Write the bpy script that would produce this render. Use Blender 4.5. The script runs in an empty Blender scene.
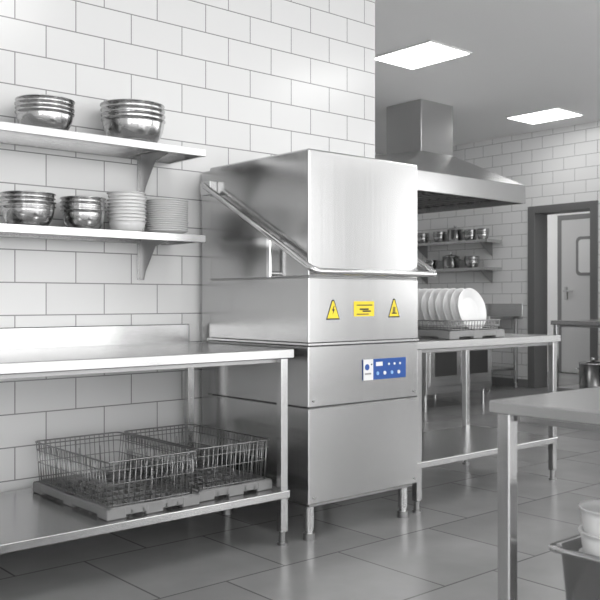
import bpy, bmesh, math, random
from mathutils import Vector, Matrix
random.seed(4)
scene = bpy.context.scene
scene.view_settings.view_transform = 'Standard'
scene.view_settings.look = 'None'
scene.view_settings.exposure = 0.0

# ------------------------------------------------------------------ materials
def new_mat(name):
    m = bpy.data.materials.new(name); m.use_nodes = True
    nt = m.node_tree; b = nt.nodes['Principled BSDF']
    return m, nt, b

def plain(name, col, rough=0.5, metal=0.0, spec=0.5):
    m, nt, b = new_mat(name)
    if not isinstance(col, (tuple, list)): col = (col, col, col)
    b.inputs['Base Color'].default_value = (*col, 1)
    b.inputs['Roughness'].default_value = rough
    b.inputs['Metallic'].default_value = metal
    b.inputs['Specular IOR Level'].default_value = spec
    n = nt.nodes.new('ShaderNodeTexNoise'); n.inputs['Scale'].default_value = 14
    tc = nt.nodes.new('ShaderNodeTexCoord'); nt.links.new(tc.outputs['Object'], n.inputs['Vector'])
    r = nt.nodes.new('ShaderNodeMapRange')
    r.inputs['To Min'].default_value = max(0, rough-0.04); r.inputs['To Max'].default_value = min(1, rough+0.04)
    nt.links.new(n.outputs['Fac'], r.inputs['Value']); nt.links.new(r.outputs['Result'], b.inputs['Roughness'])
    return m

def steel(name, v=0.6, rough=0.32, stretch=(1.5, 160, 160), metal=0.95, var=0.014):
    m, nt, b = new_mat(name)
    tc = nt.nodes.new('ShaderNodeTexCoord'); mp = nt.nodes.new('ShaderNodeMapping')
    mp.inputs['Scale'].default_value = stretch
    nt.links.new(tc.outputs['Object'], mp.inputs['Vector'])
    n = nt.nodes.new('ShaderNodeTexNoise'); n.inputs['Scale'].default_value = 1.0; n.inputs['Detail'].default_value = 3
    nt.links.new(mp.outputs['Vector'], n.inputs['Vector'])
    c = nt.nodes.new('ShaderNodeMapRange'); c.inputs['To Min'].default_value = v-var; c.inputs['To Max'].default_value = v+var
    nt.links.new(n.outputs['Fac'], c.inputs['Value'])
    cc = nt.nodes.new('ShaderNodeCombineColor')
    for k in ('Red', 'Green', 'Blue'): nt.links.new(c.outputs['Result'], cc.inputs[k])
    nt.links.new(cc.outputs['Color'], b.inputs['Base Color'])
    r = nt.nodes.new('ShaderNodeMapRange'); r.inputs['To Min'].default_value = rough-0.02; r.inputs['To Max'].default_value = rough+0.03
    nt.links.new(n.outputs['Fac'], r.inputs['Value']); nt.links.new(r.outputs['Result'], b.inputs['Roughness'])
    b.inputs['Metallic'].default_value = metal
    return m

def tiles(name, axes, bw, rh, col1, col2, mortar, msize, rough, offx=0.0, offy=0.0, bump=0.25, noise=0.0, offset=0.5):
    m, nt, b = new_mat(name)
    g = nt.nodes.new('ShaderNodeNewGeometry'); s = nt.nodes.new('ShaderNodeSeparateXYZ'); c = nt.nodes.new('ShaderNodeCombineXYZ')
    nt.links.new(g.outputs['Position'], s.inputs[0])
    nt.links.new(s.outputs[axes[0]], c.inputs[0]); nt.links.new(s.outputs[axes[1]], c.inputs[1])
    mp = nt.nodes.new('ShaderNodeMapping'); mp.inputs['Location'].default_value = (offx, offy, 0)
    nt.links.new(c.outputs[0], mp.inputs['Vector'])
    t = nt.nodes.new('ShaderNodeTexBrick'); t.offset = offset
    t.inputs['Scale'].default_value = 1.0
    t.inputs['Brick Width'].default_value = bw; t.inputs['Row Height'].default_value = rh
    t.inputs['Mortar Size'].default_value = msize; t.inputs['Mortar Smooth'].default_value = 0.15
    t.inputs['Color1'].default_value = (*[col1]*3, 1); t.inputs['Color2'].default_value = (*[col2]*3, 1)
    t.inputs['Mortar'].default_value = (*[mortar]*3, 1)
    nt.links.new(mp.outputs[0], t.inputs['Vector'])
    colout = t.outputs['Color']
    if noise > 0:
        n = nt.nodes.new('ShaderNodeTexNoise'); n.inputs['Scale'].default_value = 3.0; n.inputs['Detail'].default_value = 6
        nt.links.new(g.outputs['Position'], n.inputs['Vector'])
        r = nt.nodes.new('ShaderNodeMapRange'); r.inputs['To Min'].default_value = 1-noise; r.inputs['To Max'].default_value = 1+noise
        nt.links.new(n.outputs['Fac'], r.inputs['Value'])
        vm = nt.nodes.new('ShaderNodeVectorMath'); vm.operation = 'SCALE'
        nt.links.new(colout, vm.inputs[0]); nt.links.new(r.outputs['Result'], vm.inputs['Scale'])
        colout = vm.outputs['Vector']
    nt.links.new(colout, b.inputs['Base Color'])
    b.inputs['Roughness'].default_value = rough
    bp = nt.nodes.new('ShaderNodeBump'); bp.inputs['Strength'].default_value = bump; bp.inputs['Distance'].default_value = 0.003; bp.invert = True
    nt.links.new(t.outputs['Fac'], bp.inputs['Height']); nt.links.new(bp.outputs[0], b.inputs['Normal'])
    return m

def emis(name, s):
    m, nt, b = new_mat(name)
    b.inputs['Base Color'].default_value = (1, 1, 1, 1)
    b.inputs['Emission Color'].default_value = (1, 1, 0.99, 1); b.inputs['Emission Strength'].default_value = s
    return m

STEEL = steel('brushed_steel', 0.55, 0.24)
STEEL_V = steel('brushed_steel_panel', 0.49, 0.20, (90, 90, 1.2), var=.02)
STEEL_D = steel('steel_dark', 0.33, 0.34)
STEEL_TOP = steel('worktop_steel', 0.51, 0.23, (1.5, 120, 120), var=.02)
CHROME = steel('polished_tube', 0.75, 0.14, (3, 3, 3), 1.0, 0.01)
BOWLST = steel('bowl_steel', 0.52, 0.17, (4, 4, 200), 1.0, 0.02)
WIRE = steel('wire_steel', 0.28, 0.3, (5, 5, 5), 0.9, 0.01)
WHITE = plain('white_ceramic', 0.68, 0.18)
PLAST = plain('grey_plastic', 0.22, 0.5)
WPLAST = plain('white_plastic', 0.70, 0.4)
RUBBER = plain('dark_rubber', 0.03, 0.6)
GAP = plain('panel_gap', 0.05, 0.6)
FRAME = plain('grey_door_frame', 0.15, 0.5)
DOORM = plain('door_paint', 0.46, 0.45)
GLASSD = plain('door_glass', 0.58, 0.1)
YEL = plain('yellow_label', (0.85, 0.66, 0.02), 0.4)
BLK = plain('black_print', 0.015, 0.5)
BLUE = plain('blue_panel', (0.010, 0.07, 0.30), 0.3)
LBL = plain('label_white', 0.75, 0.35)
BTN = plain('button_blue', (.25, .45, .75), .3)
CEIL = plain('ceiling_paint', 0.90, 0.8)
PLASTER = plain('plaster', 0.74, 0.8)
WT_L = tiles('wall_tiles_left', (0, 2), 0.30, 0.15, 0.72, 0.70, 0.27, 0.0030, 0.20, 0.05, 0.02)
WT_F = tiles('wall_tiles_far', (1, 2), 0.30, 0.15, 0.80, 0.78, 0.38, 0.0036, 0.25, 0.0, 0.02)
FLOOR = tiles('floor_tiles', (0, 1), 0.60, 0.60, 0.295, 0.24, 0.13, 0.0048, 0.26, 0.1, 0.25, 0.2, 0.25)
LAMP = emis('lamp_panel', 8.0)

# ------------------------------------------------------------------ mesh builder
class B:
    def __init__(s, name):
        s.name = name; s.bm = bmesh.new(); s.mats = []
    def mi(s, m):
        if m not in s.mats: s.mats.append(m)
        return s.mats.index(m)
    def merge(s, tmp, m, smooth, mat=None):
        if mat is not None: bmesh.ops.transform(tmp, matrix=mat, verts=tmp.verts)
        bmesh.ops.recalc_face_normals(tmp, faces=tmp.faces)
        mp = {}; i = s.mi(m)
        for v in tmp.verts: mp[v] = s.bm.verts.new(v.co)
        for f in tmp.faces:
            try: g = s.bm.faces.new([mp[v] for v in f.verts])
            except ValueError: continue
            g.material_index = i
            g.smooth = (len(f.verts) == 4) if smooth == 'q' else bool(smooth)
        tmp.free()
    def box(s, x0, x1, y0, y1, z0, z1, m, bev=0.002, mat=None, seg=1):
        t = bmesh.new(); bmesh.ops.create_cube(t, size=1)
        for v in t.verts:
            v.co = Vector(((x0+x1)/2+v.co.x*(x1-x0), (y0+y1)/2+v.co.y*(y1-y0), (z0+z1)/2+v.co.z*(z1-z0)))
        if bev > 0: bmesh.ops.bevel(t, geom=t.edges[:], offset=bev, segments=seg, affect='EDGES', profile=0.5)
        s.merge(t, m, False, mat)
    def cyl(s, p0, p1, r, m, seg=20, r2=None):
        p0 = Vector(p0); p1 = Vector(p1); d = p1-p0
        t = bmesh.new(); bmesh.ops.create_cone(t, cap_ends=True, segments=seg, radius1=r, radius2=r if r2 is None else r2, depth=d.length)
        bmesh.ops.split_edges(t, edges=[e for e in t.edges if any(len(f.verts) != 4 for f in e.link_faces)])
        M = Matrix.Translation((p0+p1)/2) @ d.to_track_quat('Z', 'Y').to_matrix().to_4x4()
        s.merge(t, m, 'q', M)
    def lathe(s, prof, c, m, seg=40, mat=None):
        t = bmesh.new(); rings = []
        for r, z in prof:
            if r < 1e-5: rings.append([t.verts.new((0, 0, z))])
            else: rings.append([t.verts.new((r*math.cos(2*math.pi*i/seg), r*math.sin(2*math.pi*i/seg), z)) for i in range(seg)])
        for a, b in zip(rings, rings[1:]):
            for i in range(seg):
                j = (i+1) % seg
                if len(a) == 1 and len(b) > 1: t.faces.new((a[0], b[i], b[j]))
                elif len(b) == 1 and len(a) > 1: t.faces.new((a[i], a[j], b[0]))
                elif len(a) > 1: t.faces.new((a[i], a[j], b[j], b[i]))
        M = Matrix.Translation(c)
        if mat is not None: M = M @ mat
        s.merge(t, m, True, M)
    def tube(s, pts, r, m, seg=8, closed=False):
        pts = [Vector(p) for p in pts]; t = bmesh.new(); rings = []
        n = len(pts); up = None
        for i, p in enumerate(pts):
            if closed: d = (pts[(i+1) % n]-pts[i-1]).normalized()
            elif i == 0: d = (pts[1]-p).normalized()
            elif i == n-1: d = (p-pts[i-1]).normalized()
            else: d = ((pts[i+1]-p).normalized()+(p-pts[i-1]).normalized()).normalized()
            if up is None: up = Vector((0, 0, 1)) if abs(d.z) < 0.9 else Vector((1, 0, 0))
            a = (up - d*up.dot(d)).normalized(); up = a; b2 = d.cross(a)
            rings.append([t.verts.new(p + r*(a*math.cos(2*math.pi*k/seg)+b2*math.sin(2*math.pi*k/seg))) for k in range(seg)])
        pr = list(zip(rings, rings[1:]))
        if closed: pr.append((rings[-1], rings[0]))
        for a, b2 in pr:
            for k in range(seg):
                l = (k+1) % seg; t.faces.new((a[k], a[l], b2[l], b2[k]))
        if not closed:
            t.faces.new(rings[0][::-1]); t.faces.new(rings[-1])
        s.merge(t, m, True)
    def prism(s, poly, thick, m, mat):
        t = bmesh.new()
        a = [t.verts.new((x, y, 0)) for x, y in poly]; b2 = [t.verts.new((x, y, thick)) for x, y in poly]
        t.faces.new(a[::-1]); t.faces.new(b2); n = len(poly)
        for i in range(n):
            j = (i+1) % n; t.faces.new((a[i], a[j], b2[j], b2[i]))
        s.merge(t, m, False, mat)
    def poly(s, verts, faces, m, smooth=False):
        t = bmesh.new(); vs = [t.verts.new(v) for v in verts]
        for f in faces: t.faces.new([vs[i] for i in f])
        s.merge(t, m, smooth)
    def done(s, recenter=True):
        me = bpy.data.meshes.new(s.name); s.bm.normal_update()
        xs = [v.co for v in s.bm.verts]
        if recenter:
            c = Vector(((min(v.x for v in xs)+max(v.x for v in xs))/2, (min(v.y for v in xs)+max(v.y for v in xs))/2, min(v.z for v in xs)))
            for v in s.bm.verts: v.co -= c
        else: c = Vector((0, 0, 0))
        s.bm.to_mesh(me); s.bm.free()
        for m in s.mats: me.materials.append(m)
        o = bpy.data.objects.new(s.name, me); o.location = c
        scene.collection.objects.link(o); return o

def fillet(pts, r, n=6):
    pts = [Vector(p) for p in pts]; out = [pts[0]]
    for a, p, c in zip(pts, pts[1:], pts[2:]):
        u = (a-p).normalized(); v = (c-p).normalized()
        k = min(r, (a-p).length/2, (c-p).length/2)
        q0 = p+u*k; q1 = p+v*k
        for i in range(n+1):
            t = i/n; out.append(q0*(1-t)**2+p*2*t*(1-t)+q1*t*t)
    out.append(pts[-1]); return out

# ------------------------------------------------------------------ room shell
H = 3.2; WY = 3.83; CX = 3.945; FX = 9.3; BY = 8.6; RX = -3.0; RY = -3.5
def room(name, boxes, m):
    b = B(name)
    for bx in boxes: b.box(*bx, m, bev=0)
    return b.done(False)
room('floor', [(RX-.2, 13.2, RY-.2, BY+1.2, -0.1, 0.0)], FLOOR)
room('ceiling', [(RX-.2, 11.8, RY-.2, BY+1.2, H, H+0.1)], CEIL)
room('wall_left', [(RX, CX, WY, WY+.2, 0, H)], WT_L)
room('wall_partition', [(CX-.2, CX, WY+.2, BY, 0, H)], WT_F)
room('wall_back', [(CX-.2, FX, BY, BY+.2, 0, H)], WT_L)
DO0, DO1, DH = 5.48, 6.26, 2.19
W0, W1 = 0.12, 3.12  # sill and head of the wall openings added to admit light
room('wall_far', [(FX, FX+.25, RY, -2.8, 0, H), (FX, FX+.25, -2.8, 2.4, 0, 1.0), (FX, FX+.25, -2.8, 2.4, W1, H), (FX, FX+.25, -.35, -.05, 1.0, W1),
                  (FX, FX+.25, 2.4, DO0, 0, H), (FX, FX+.25, DO1, BY+.2, 0, H), (FX, FX+.25, DO0, DO1, DH, H)], WT_F)
room('wall_right', [(RX, FX, RY-.2, RY, 0, W0), (RX, FX, RY-.2, RY, W1, H)] + [(x, x+w_, RY-.2, RY, W0, W1) for x, w_ in ((-3.0, .3), (-.2, .3), (2.6, .3), (5.4, .3), (8.2, 1.1))], PLASTER)
room('wall_rear', [(RX-.2, RX, RY-.2, WY+.2, 0, W0), (RX-.2, RX, RY-.2, WY+.2, W1, H), (RX-.2, RX, RY-.2, -3.2, W0, W1), (RX-.2, RX, -.7, WY+.2, W0, W1)], PLASTER)
for i, x in enumerate((-2.7, 0.1, 2.9, 5.7)):  # out-of-view windows, added so world light reaches the room
    b = B('added_window_%d' % (i+1)); y = RY-.12
    for a in (x, x+1.23, x+2.46): b.box(a, a+.04, y, y+.05, W0, W1, WPLAST)
    for z in (W0, W1-.04): b.box(x, x+2.5, y, y+.05, z, z+.04, WPLAST)
    b.done()
def xwin(name, x, ya, yb, z0, z1):
    b = B(name)
    for a in (ya, (ya+yb)/2-.02, yb-.04): b.box(x, x+.05, a, a+.04, z0, z1, WPLAST)
    for z in (z0, z1-.04): b.box(x, x+.05, ya, yb, z, z+.04, WPLAST)
    b.done()
xwin('added_window_5', RX-.12, -3.2, -.7, W0, W1)  # unseen rear window, added to lift the ceiling brightness
xwin('added_window_6', FX+.1, -2.8, -.35, 1.0, W1); xwin('added_window_7', FX+.1, -.05, 2.4, 1.0, W1)  # unseen far-wall windows, added to brighten the ceiling at that end
# corridor beyond doorway
room('wall_corridor', [(11.6, 11.8, 3.6, BY+1.0, 0, H), (FX+.25, 11.6, 3.6, 3.8, 0, H), (FX+.25, 11.6, BY+.8, BY+1.0, 0, H)], PLASTER)
# door frame
b = B('trim_door_frame')
for y0, y1 in ((DO1-.01, DO1+.09), (DO0-.09, DO0+.01)):
    b.box(FX-.02, FX+.27, y0, y1, 0, DH+.08, FRAME, .004)
b.box(FX-.018, FX+.268, DO0+.006, DO1-.006, DH-.01, DH+.08, FRAME, .002)
b.done()
b = B('door_1')
b.box(11.545, 11.595, 6.35, 7.30, 0.01, 2.3, DOORM, .004)
b.box(11.56, 11.598, 6.27, 6.345, 0, 2.38, FRAME, .003); b.box(11.56, 11.598, 7.305, 7.38, 0, 2.38, FRAME, .003)
b.box(11.561, 11.597, 6.34, 7.31, 2.305, 2.38, FRAME, .003)
def rrect(w, h, r, n=6):
    p = []
    for cx, cy, a0 in ((w/2-r, h/2-r, 0), (-w/2+r, h/2-r, 90), (-w/2+r, -h/2+r, 180), (w/2-r, -h/2+r, 270)):
        for i in range(n+1):
            a = math.radians(a0+90*i/n); p.append((cx+r*math.cos(a), cy+r*math.sin(a)))
    return p
Mx = Matrix.Translation((11.535, 6.87, 1.75)) @ Matrix(((0, 0, 1, 0), (1, 0, 0, 0), (0, 1, 0, 0), (0, 0, 0, 1)))
b.prism(rrect(.36, .58, .07), .02, FRAME, Mx)
b.prism(rrect(.27, .49, .05), .02, GLASSD, Matrix.Translation((-.005, 0, 0)) @ Mx)
b.box(11.53, 11.545, 7.20, 7.24, 1.1, 1.3, STEEL_D); b.box(11.49, 11.505, 7.08, 7.24, 1.22, 1.245, STEEL_D); b.box(11.49, 11.545, 7.21, 7.23, 1.222, 1.243, STEEL_D)
b.done()
b = B('baseboard_far'); b.box(FX-.012, FX, RY, DO0-.09, 0, .1, PLAST); b.box(FX-.012, FX, DO1+.09, BY, 0, .1, PLAST); b.done()
b = B('baseboard_left'); b.box(RX, CX, WY-.012, WY, 0, .1, PLAST); b.done()

# ceiling lamps
def panel(x0, x1, y0, y1):
    b = B('ceiling_light_panel')
    b.box(x0, x1, y0, y1, H-.012, H+.0, WPLAST, .001)
    b.box(x0+.02, x1-.02, y0+.02, y1-.02, H-.016, H-.011, LAMP, 0)
    b.done()
for cx, cy in ((5.64, 4.93), (8.56, 5.63)): panel(cx-.27, cx+.27, cy-.34, cy+.34)
for cx in (-0.8, 2.4, 5.6, 8.0):
    for cy in (-1.8, 1.4): panel(cx-.3, cx+.3, cy-.6, cy+.6)  # more panels out of view, added to light the room
panel(10.2, 10.8, 6.0, 7.0); panel(10.2, 10.8, 7.8, 8.8); panel(6.0, 6.6, 7.7, 8.2)  # unseen corridor panels added to brighten it; last panel hidden behind the partition

# ------------------------------------------------------------------ tables
def foot(b, x, y, w, z0=0.0):
    b.cyl((x, y, z0+.0), (x, y, z0+.012), w*.62, STEEL_D, 20)
    b.cyl((x, y, z0+.012), (x, y, z0+.07), w*.38, STEEL_D, 16)
def table(name, x0, x1, y0, y1, zt, zs, leg=.038, th=.042, splash=None, ins=.012, xs=None, shelf_th=.035):
    b = B(name)
    b.box(x0, x1, y0, y1, zt-th, zt, STEEL_TOP, .004, seg=2)
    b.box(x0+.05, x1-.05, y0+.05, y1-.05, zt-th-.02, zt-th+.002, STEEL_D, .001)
    if splash == 'y1':
        b.box(x0, x1, y1-.016, y1, zt-.01, zt+.095, STEEL, .004)
    h = leg/2
    for x in (xs or (x0+ins+h+.015, x1-ins-h-.015)):
        for y in (y0+ins+h, y1-ins-h-(.05 if splash else 0)):
            b.box(x-h, x+h, y-h, y+h, .06, zt-th+.001, STEEL_V, .003)
            foot(b, x, y, leg)
    if zs:
        b.box(x0+ins+.005, x1-ins-.005, y0+ins-.004, y1-ins-.03, zs-shelf_th, zs, STEEL_TOP, .004, seg=2)
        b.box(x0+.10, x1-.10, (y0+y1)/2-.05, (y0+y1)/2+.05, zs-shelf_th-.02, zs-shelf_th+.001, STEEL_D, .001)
    return b.done()
table('steel_work_table', 0.2, 2.535, 2.965, 3.825, .88, .245, splash='y1')
table('steel_work_table', 3.350, 4.685, 2.965, 3.69, .885, .262)
table('steel_work_table', 7.40, 9.0, 3.5, 4.80, .90, .25)
table('steel_work_table', 1.63, 3.0, -.5, 1.22, .87, .30, leg=.034, th=.03, ins=.008, xs=(1.667, 2.96))
b = B('steel_sink_counter')
b.box(8.6, FX-.015, 6.42, 8.5, .86, .90, STEEL_TOP, .004); b.box(FX-.03, FX-.015, 6.42, 8.5, .89, 1.05, STEEL, .003)
for x in (8.65, 9.2):
    for y in (6.47, 8.45):
        b.box(x-.02, x+.02, y-.02, y+.02, .06, .865, STEEL_V, .002); foot(b, x, y, .04)
b.box(8.7, 9.15, 6.75, 7.35, .56, .862, STEEL_D, .01); b.box(8.64, 9.22, 6.46, 8.46, .22, .25, STEEL, .003)
b.tube(fillet([(9.1, 7.05, .9), (9.1, 7.05, 1.2), (8.9, 7.05, 1.2), (8.9, 7.05, 1.1)], .06), .012, CHROME, 10)
b.done()

# ------------------------------------------------------------------ shelves
def wshelf(name, x0, x1, y0, y1, z, brackets):
    b = B(name)
    b.box(x0, x1, y0, y1, z-.004, z, STEEL_TOP, .001)
    b.box(x0, x1, y0, y0+.012, z-.036, z-.001, STEEL, .002)
    b.box(x1-.01, x1, y0+.002, y1, z-.034, z-.001, STEEL, .002); b.box(x0, x0+.01, y0+.002, y1, z-.034, z-.001, STEEL, .002)
    b.box(x0, x1, y1-.01, y1, z-.034, z+.025, STEEL, .002)
    for x in brackets:
        L = y1-y0
        M = Matrix.Translation((x-.002, y1, z-.004)) @ Matrix(((0, 0, 1, 0), (-1, 0, 0, 0), (0, 1, 0, 0), (0, 0, 0, 1)))
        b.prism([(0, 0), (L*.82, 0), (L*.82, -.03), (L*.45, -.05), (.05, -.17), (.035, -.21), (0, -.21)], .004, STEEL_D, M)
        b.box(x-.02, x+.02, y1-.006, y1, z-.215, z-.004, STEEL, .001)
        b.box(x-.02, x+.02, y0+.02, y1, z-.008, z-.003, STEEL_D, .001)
    return b.done()
S1, S2 = 1.838, 1.417
wshelf('steel_shelf', 0.2, 2.43, 3.51, WY-.002, S1, (2.25, 1.2, .4))
wshelf('steel_shelf', 0.2, 2.43, 3.51, WY-.002, S2, (2.25, 1.2, .4))
def wshelf_far(z):
    b = B('steel_shelf'); x0, x1, y0, y1 = 8.98, FX-.003, 6.75, 8.2
    b.box(x0, x1, y0, y1, z-.004, z, STEEL_TOP, .001); b.box(x0, x0+.012, y0, y1, z-.04, z-.001, STEEL, .002)
    b.box(x0, x1, y0, y0+.012, z-.04, z-.001, STEEL, .002); b.box(x0, x1, y1-.012, y1, z-.04, z-.001, STEEL, .002)
    for y in (6.9, 8.0):
        M = Matrix.Translation((x1, y, z-.004)) @ Matrix(((-1, 0, 0, 0), (0, 0, 1, 0), (0, 1, 0, 0), (0, 0, 0, 1)))
        b.prism([(0, 0), (.26, 0), (.26, -.03), (.05, -.17), (0, -.2)], .006, STEEL_D, M)
    b.done()
wshelf_far(1.875); wshelf_far(1.52)

# ------------------------------------------------------------------ crockery
def bowl_prof(R, h, t=.0025, base=.45, lip=.006):
    out = [(0, 0), (R*base, 0)]
    n = 10
    for i in range(1, n+1):
        a = i/n*math.pi/2
        out.append((R*base+(R-lip-R*base)*math.sin(a)**.9, h*(1-math.cos(a))**.95))
    out += [(R, h), (R+.001, h+.002), (R, h+.004), (R-lip, h+.003)]
    inn = [(max(r-t, 0), z+t) for r, z in out[1:n+2]][::-1]
    return out+inn+[(0, t)]
def stack(name, x, y, z, R, h, n, step, m, base=.45, jitter=.003, lip=.006):
    b = B(name)
    for i in range(n):
        jx, jy = (random.uniform(-jitter, jitter) for _ in range(2))
        b.lathe(bowl_prof(R, h, base=base, lip=lip), (x+jx, y+jy, z+.0005+i*step), m)
    return b.done()
def at(px, y):  # world X on plane Y seen along a bearing
    u = (px-300)/866; return y*(.6547+u*.7559)/(.7559-u*.6547)
stack('mixing_bowl_stack', at(45, 3.66), 3.66, S1, .128, .088, 4, .019, BOWLST)
stack('mixing_bowl_stack', at(133, 3.66), 3.66, S1, .152, .115, 4, .024, BOWLST)
stack('mixing_bowl_stack', at(28, 3.66), 3.66, S2, .118, .088, 4, .019, BOWLST)
stack('mixing_bowl_stack', at(83, 3.66), 3.66, S2, .103, .088, 4, .019, BOWLST)
stack('white_bowl_stack', at(127, 3.66), 3.66, S2, .092, .055, 9, .0165, WHITE, base=.55)
def plate_prof(R):
    return [(0, 0), (R*.55, 0), (R*.62, .004), (R*.98, .020), (R, .022), (R, .025), (R*.97, .024), (R*.62, .009), (R*.55, .006), (0, .006)]
b = B('plate_stack'); px_ = at(167, 3.66)
for i in range(15): b.lathe(plate_prof(.105), (px_+random.uniform(-.002, .002), 3.66, S2+.0005+i*.0105), WHITE)
b.done()
def pot(name, x, y, z, R, h, lid=True):
    b = B(name)
    b.lathe([(0, 0), (R*.95, 0), (R, .01), (R, h), (R+.006, h+.002), (R+.006, h+.006), (R-.003, h+.006), (R-.003, .01), (0, .008)], (x, y, z), BOWLST)
    if lid: b.lathe([(R+.004, h+.007), (R+.004, h+.012), (R*.6, h+.028), (.02, h+.034), (.012, h+.05), (.024, h+.06), (0, h+.066)], (x, y, z), BOWLST)
    for s in (-1, 1):
        b.tube(fillet([(x-.04, y+s*R, z+h*.75), (x-.04, y+s*(R+.045), z+h*.78), (x+.04, y+s*(R+.045), z+h*.78), (x+.04, y+s*R, z+h*.75)], .015), .005, CHROME, 8)
    return b.done()
for y in (7.95, 7.64, 7.12, 6.92): stack('mixing_bowl_stack', 9.13, y, 1.875, .095 if y > 7 else .08, .085, 4, .019, BOWLST)
pot('saucepan', 9.13, 7.38, 1.876, .10, .15)
stack('mixing_bowl_stack', 9.13, 7.8, 1.52, .10, .085, 3, .017, BOWLST)
pot('saucepan', 9.13, 7.45, 1.521, .11, .15)
stack('mixing_bowl_stack', 9.13, 7.1, 1.52, .10, .09, 4, .019, BOWLST)
pot('stock_pot', 7.75, 4.55, .251, .13, .22); pot('stock_pot', 7.8, 4.15, .251, .12, .16, False)
stack('mixing_bowl_stack', 8.2, 4.6, .251, .13, .1, 4, .02, BOWLST)

# ------------------------------------------------------------------ hood dishwasher
X0, X1, Y0, Y1 = 2.59, 3.33, 2.93, 3.80
b = B('hood_dishwasher')
b.box(X0+.01, X1-.01, 3.70, Y1, .20, 1.775, STEEL_V, .006)
b.box(X0+.012, X1-.012, Y0+.012, 3.70, .18, 1.76, GAP, 0)
b.box(X0, X1, Y0, 3.71, 1.205, 1.787, STEEL_V, .009, seg=3)
b.box(X0+.004, X1-.004, Y0+.004, 3.705, 1.19, 1.21, STEEL_D, 0)
b.box(X0, X1, Y0, 3.71, .905, 1.2015, STEEL_V, .003)
b.box(X0-.004, X1+.004, Y0-.004, 3.73, .893, .903, STEEL, .001)
b.box(X0, X1, Y0+.002, 3.74, .612, .890, STEEL_V, .004)
b.box(X0, X1, Y0, 3.74, .172, .608, STEEL_V, .004)
b.box(X0+.02, X1-.02, Y0+.02, 3.70, .155, .18, STEEL_D, .002)
for x in (X0+.03, X1-.03):
    for z in (.20, .64): b.cyl((x, Y0+.002, z), (x, Y0-.003, z), .005, STEEL_D, 10)
for x in (X0+.045, X1-.06):
    for y in (Y0+.05, 3.62):
        b.cyl((x, y, .05), (x, y, .175), .024, STEEL, 24); b.cyl((x, y, .03), (x, y, .055), .018, CHROME, 20); b.cyl((x, y, 0), (x, y, .032), .028, STEEL_D, 24)
hz, hy = 1.228, 2.84
hx0, hx1 = X0-.045, X1+.045
path = fillet([(hx0, 3.70, 1.692), (hx0, hy, hz), (hx1, hy, hz), (hx1, 3.70, 1.692)], .045, 8)
b.tube(path, .0145, CHROME, 16)
for x, s in ((hx0, 1), (hx1, -1)):
    b.box(min(x, x+s*.010)-.002, max(x, x+s*.010)+.002, 3.150, 3.180, 1.205, 1.415, CHROME, .003)
    xa = X0 if s > 0 else X1
    b.cyl((x, 3.165, 1.225), (xa, 3.165, 1.225), .011, CHROME, 16)
    b.cyl((x, 3.67, 1.676), (xa, 3.67, 1.676), .014, CHROME, 16)
    b.box(min(x, xa), max(x, xa), 3.64, 3.73, 1.64, 1.71, STEEL, .004)
def triangle(cx, cz, w, h, kind):
    yb = Y0
    def pr(poly, off, m):
        M = Matrix.Translation((cx, yb-off, cz)) @ Matrix(((1, 0, 0, 0), (0, 0, 1, 0), (0, 1, 0, 0), (0, 0, 0, 1)))
        b.prism(poly, off, m, M)
    pr([(-w/2, -h/2), (w/2, -h/2), (w*.08, h/2), (-w*.08, h/2)], .0012, BLK)
    pr([(-w*.42, -h*.43), (w*.42, -h*.43), (w*.05, h*.43), (-w*.05, h*.43)], .0016, YEL)
    if kind == 0: pr([(.004, .018), (-.008, -.004), (0, -.004), (-.005, -.024), (.010, .002), (.002, .002), (.008, .018)], .002, BLK)
    else:
        for k in range(3): pr([(-.012+k*.007, -.026), (-.008+k*.007, -.026), (-.004+k*.006, .006), (-.008+k*.006, .006)], .002, BLK)
        pr([(-.018, -.028), (.018, -.028), (.018, -.022), (-.018, -.022)], .002, BLK)
triangle(at(333, Y0), 1.055, .086, .092, 0)
triangle(at(394, Y0), 1.060, .082, .092, 1)
cx = at(364, Y0)
b.box(cx-.068, cx+.068, Y0-.0012, Y0, 1.022, 1.094, YEL, 0)
b.box(cx-.05, cx+.055, Y0-.0018, Y0, 1.073, 1.078, BLK, 0); b.box(cx-.03, cx+.03, Y0-.0018, Y0, 1.052, 1.060, BLK, 0); b.box(cx-.01, cx+.045, Y0-.0018, Y0, 1.043, 1.050, BLK, 0); b.box(cx-.05, cx+.03, Y0-.0018, Y0, 1.030, 1.035, BLK, 0)
b.box(2.935, 3.235, Y0-.004, Y0+.002, .715, .815, BLUE, .001)
b.box(2.935, 3.000, Y0-.0055, Y0-.003, .715, .815, LBL, 0)
b.cyl((2.958, Y0-.005, .778), (2.958, Y0-.007, .778), .015, BLUE, 20)
b.box(2.944, 2.985, Y0-.007, Y0-.005, .742, .750, STEEL_D, 0)
b.cyl((2.988, Y0-.003, .79), (2.988, Y0-.008, .79), .004, BLK, 10)
b.box(3.02, 3.065, Y0-.006, Y0-.003, .780, .800, LBL, 0)
for k in range(4): b.cyl((3.03+k*.05, Y0-.003, .745), (3.03+k*.05, Y0-.008, .745), .009, LBL if k % 2 else BTN, 16)
for k in range(3): b.cyl((3.11+k*.04, Y0-.003, .787), (3.11+k*.04, Y0-.007, .787), .006, LBL, 14)
b.done()

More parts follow.
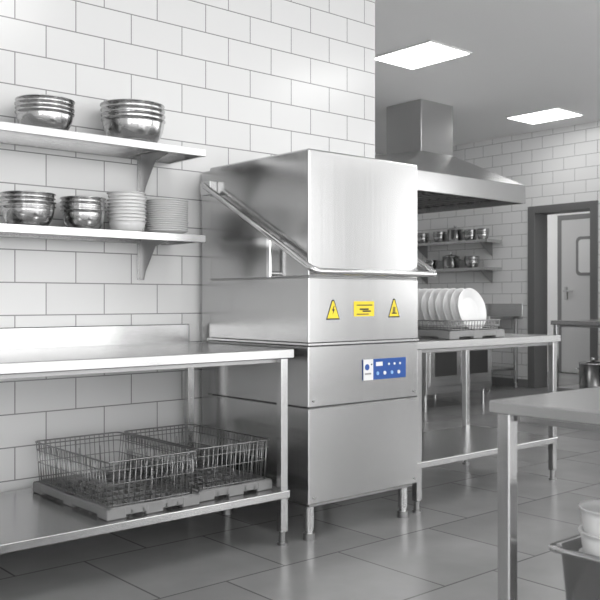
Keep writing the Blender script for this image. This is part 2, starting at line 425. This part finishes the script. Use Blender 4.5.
# ------------------------------------------------------------------ wire dish baskets
def wire_rack(name, x0, x1, y0, y1, z, h=.22, fl=.006):
    b = B(name)
    bh = .035; g = .012
    for (a0, a1, c0, c1) in ((x0, x1, y0, y0+.018), (x0, x1, y1-.018, y1), (x0, x0+.018, y0, y1), (x1-.018, x1, y0, y1)):
        b.box(a0, a1, c0, c1, z+g, z+g+bh, PLAST, .003)
    for cx_, cy_ in ((x0+.04, y0+.04), (x1-.04, y0+.04), (x0+.04, y1-.04), (x1-.04, y1-.04)):
        b.box(cx_-.042, cx_+.042, cy_-.042, cy_+.042, z+.0005, z+g+bh*.9, PLAST, .004)
    mx, my = (x0+x1)/2, (y0+y1)/2
    b.box(mx-.04, mx+.04, y0-.001, y0+.02, z+.0005, z+g+bh, PLAST, .003)
    b.box(x0-.001, x0+.02, my-.04, my+.04, z+.0005, z+g+bh, PLAST, .003)
    n = 8
    for i in range(1, n):
        xx = x0+(x1-x0)*i/n; b.box(xx-.003, xx+.003, y0, y1, z+g, z+g+.018, PLAST, 0)
        yy = y0+(y1-y0)*i/n; b.box(x0, x1, yy-.003, yy+.003, z+g, z+g+.018, PLAST, 0)
    zb = z+g+bh; zt = z+h; i0 = .018
    def ring(zz, off, r):
        p = fillet([(mx, y0+off, zz), (x1-off, y0+off, zz), (x1-off, y1-off, zz), (x0+off, y1-off, zz), (x0+off, y0+off, zz), (mx, y0+off, zz)], .03, 5)[:-1]
        b.tube(p, r, WIRE, 6, closed=True)
    ring(zt, i0-fl, .0036); ring(zt-.035, i0-fl*.8, .0020); ring((zb+zt)/2, i0-fl*.4, .0020); ring(zb+.005, i0, .003)
    def vert(x, y, ox, oy):
        b.tube([(x, y, zb-.005), (x+ox*fl, y+oy*fl, zt)], .0020, WIRE, 5)
    nx = int((x1-x0-.06)/.024); ny = int((y1-y0-.06)/.024)
    for i in range(nx+1):
        x = x0+.03+(x1-x0-.06)*i/nx; vert(x, y0+i0, 0, -1); vert(x, y1-i0, 0, 1)
    for i in range(ny+1):
        y = y0+.03+(y1-y0-.06)*i/ny; vert(x0+i0, y, -1, 0); vert(x1-i0, y, 1, 0)
    for k in (1, 2, 3):
        x = x0+(x1-x0)*k/4
        b.tube(fillet([(x, y0+i0, zt-.05), (x, y0+.03, zb+.01), (x, y1-.03, zb+.01), (x, y1-i0, zt-.05)], .02), .0018, WIRE, 5)
    for k in range(1, 6):
        y = y0+(y1-y0)*k/6
        b.tube([(x0+.02, y, zb+.008), (x1-.02, y, zb+.008)], .0016, WIRE, 5)
    return b
wire_rack('wire_dish_basket', 1.625, 2.050, 3.01, 3.69, .2455, .225, .016).done()
wire_rack('wire_dish_basket', 2.068, 2.465, 3.04, 3.69, .2455, .225, .016).done()
b = wire_rack('plate_rack', 3.68, 4.17, 3.01, 3.52, .8855, .10)
for k in range(8):
    y = 3.085+k*.054
    R = Matrix.Rotation(math.radians(78), 4, 'X')
    b.lathe(plate_prof(.124), (3.94, y, .885+.035+.122), WHITE, 44, R)
b.done()

# ------------------------------------------------------------------ extraction hood
b = B('extraction_hood')
x0, x1, y0, y1 = 4.9, 7.42, 5.1, 6.95; zl, zh = 2.07, 2.25
dx0, dx1, dy0, dy1 = 6.87, 7.39, 6.0, 6.5; zd = 2.66
t = .02
b.box(x0, x1, y0, y0+t, zl, zh, STEEL, .003); b.box(x0, x1, y1-t, y1, zl, zh, STEEL, .003)
b.box(x0, x0+t, y0+t, y1-t, zl, zh, STEEL, .003); b.box(x1-t, x1, y0+t, y1-t, zl, zh, STEEL, .003)
V = [(x0, y0, zh), (x1, y0, zh), (x1, y1, zh), (x0, y1, zh), (dx0, dy0, zd), (dx1, dy0, zd), (dx1, dy1, zd), (dx0, dy1, zd)]
b.poly(V, [(0, 1, 5, 4), (1, 2, 6, 5), (2, 3, 7, 6), (3, 0, 4, 7)], STEEL)
b.box(dx0, dx1, dy0, dy1, zd-.01, H-.001, STEEL, .004)
b.box(x0+.03, x1-.03, y0+.03, y1-.03, zl+.10, zl+.12, STEEL_D, 0)
nx = 5
for i in range(nx):
    a = x0+.05+(x1-x0-.1)*i/nx; c = a+(x1-x0-.1)/nx-.02
    for k in range(14):
        yy = y0+.08+k*(y1-y0-.2)/14
        b.box(a, c, yy, yy+.05, zl+.06, zl+.102, STEEL_D, .004)
b.done()
b = B('gas_range')
x0, x1, y0, y1 = 6.5, 7.55, 5.6, 6.4
b.box(x0, x1, y0+.01, y1, .16, .88, STEEL, .005); b.box(x0-.005, x1+.005, y0-.02, y1, .85, .89, STEEL_TOP, .004)
b.box(x0+.01, x1-.01, y0-.005, y0+.02, .72, .84, STEEL, .003)
for k in range(6):
    x = x0+.1+k*.165; b.cyl((x, y0, .78), (x, y0-.035, .78), .026, RUBBER, 18)
for a, c in ((x0+.03, x0+.51), (x0+.54, x1-.03)):
    b.box(a, c, y0-.012, y0+.02, .24, .70, STEEL, .006); b.box(a+.07, c-.07, y0-.015, y0, .34, .58, RUBBER, .004)
    b.tube(fillet([(a+.05, y0, .65), (a+.05, y0-.05, .65), (c-.05, y0-.05, .65), (c-.05, y0, .65)], .015), .009, CHROME, 8)
for gx in (x0+.18, x0+.53, x0+.88):
    for gy in (y0+.2, y0+.58):
        b.cyl((gx, gy, .888), (gx, gy, .905), .05, RUBBER, 20)
        for a in range(4):
            an = a*math.pi/4; dx, dy = .13*math.cos(an), .13*math.sin(an)
            b.tube([(gx-dx, gy-dy, .918), (gx+dx, gy+dy, .918)], .006, RUBBER, 6)
        b.tube([(gx+.13*math.cos(q*math.pi/8), gy+.13*math.sin(q*math.pi/8), .912) for q in range(16)], .007, RUBBER, 6, closed=True)
for x in (x0+.06, x1-.06):
    for y in (y0+.08, y1-.06): b.cyl((x, y, 0), (x, y, .165), .022, STEEL, 16)
b.done()

# ------------------------------------------------------------------ foreground pan with bowls
b = B('gastronorm_pan')
x0, x1, y0, y1, z0, z1 = 1.755, 2.08, .625, 1.155, .3005, .525
def rr(x0, x1, y0, y1, z, r, n=5):
    return [Vector(((x0+x1)/2+p[0], (y0+y1)/2+p[1], z)) for p in rrect(x1-x0, y1-y0, r, n)]
loops = [rr(x0, x1, y0, y1, z1-.008, .03), rr(x0, x1, y0, y1, z1, .03), rr(x0+.018, x1-.018, y0+.018, y1-.018, z1, .03), rr(x0+.03, x1-.03, y0+.03, y1-.03, z0+.02, .04), rr(x0+.045, x1-.045, y0+.045, y1-.045, z0, .05)]
vs = [v for l in loops for v in l]; n = len(loops[0]); fs = []
for i in range(len(loops)-1):
    for k in range(n): fs.append((i*n+k, i*n+(k+1) % n, (i+1)*n+(k+1) % n, (i+1)*n+k))
fs.append(tuple(range(4*n, 5*n)))
b.poly(vs, fs, BOWLST, True)
o = b.done()
sd = o.modifiers.new('thickness', 'SOLIDIFY'); sd.thickness = .0015; sd.offset = 1
b = B('white_bowl_stack')
for i in range(5): b.lathe(bowl_prof(.082, .095, .003, .5, .005), (1.862, 1.035, .303+.0+i*.055), WPLAST)
b.done()

# ------------------------------------------------------------------ lighting
w = bpy.data.worlds.new('World'); scene.world = w; w.use_nodes = True
w.node_tree.nodes['Background'].inputs[0].default_value = (1, 1, 1, 1)
w.node_tree.nodes['Background'].inputs[1].default_value = 4.0

# ------------------------------------------------------------------ camera
cd = bpy.data.cameras.new('Camera'); cam = bpy.data.objects.new('Camera', cd); scene.collection.objects.link(cam)
cam.location = (0, 0, 1.1)
F = Vector((.6547, .7559, 0)).normalized()
cam.rotation_euler = F.to_track_quat('-Z', 'Y').to_euler()
cd.sensor_width = 36; cd.lens = 36*866/600
cd.clip_start = .05
cd.dof.use_dof = True; cd.dof.focus_distance = 4.0; cd.dof.aperture_fstop = 7.1
scene.camera = cam
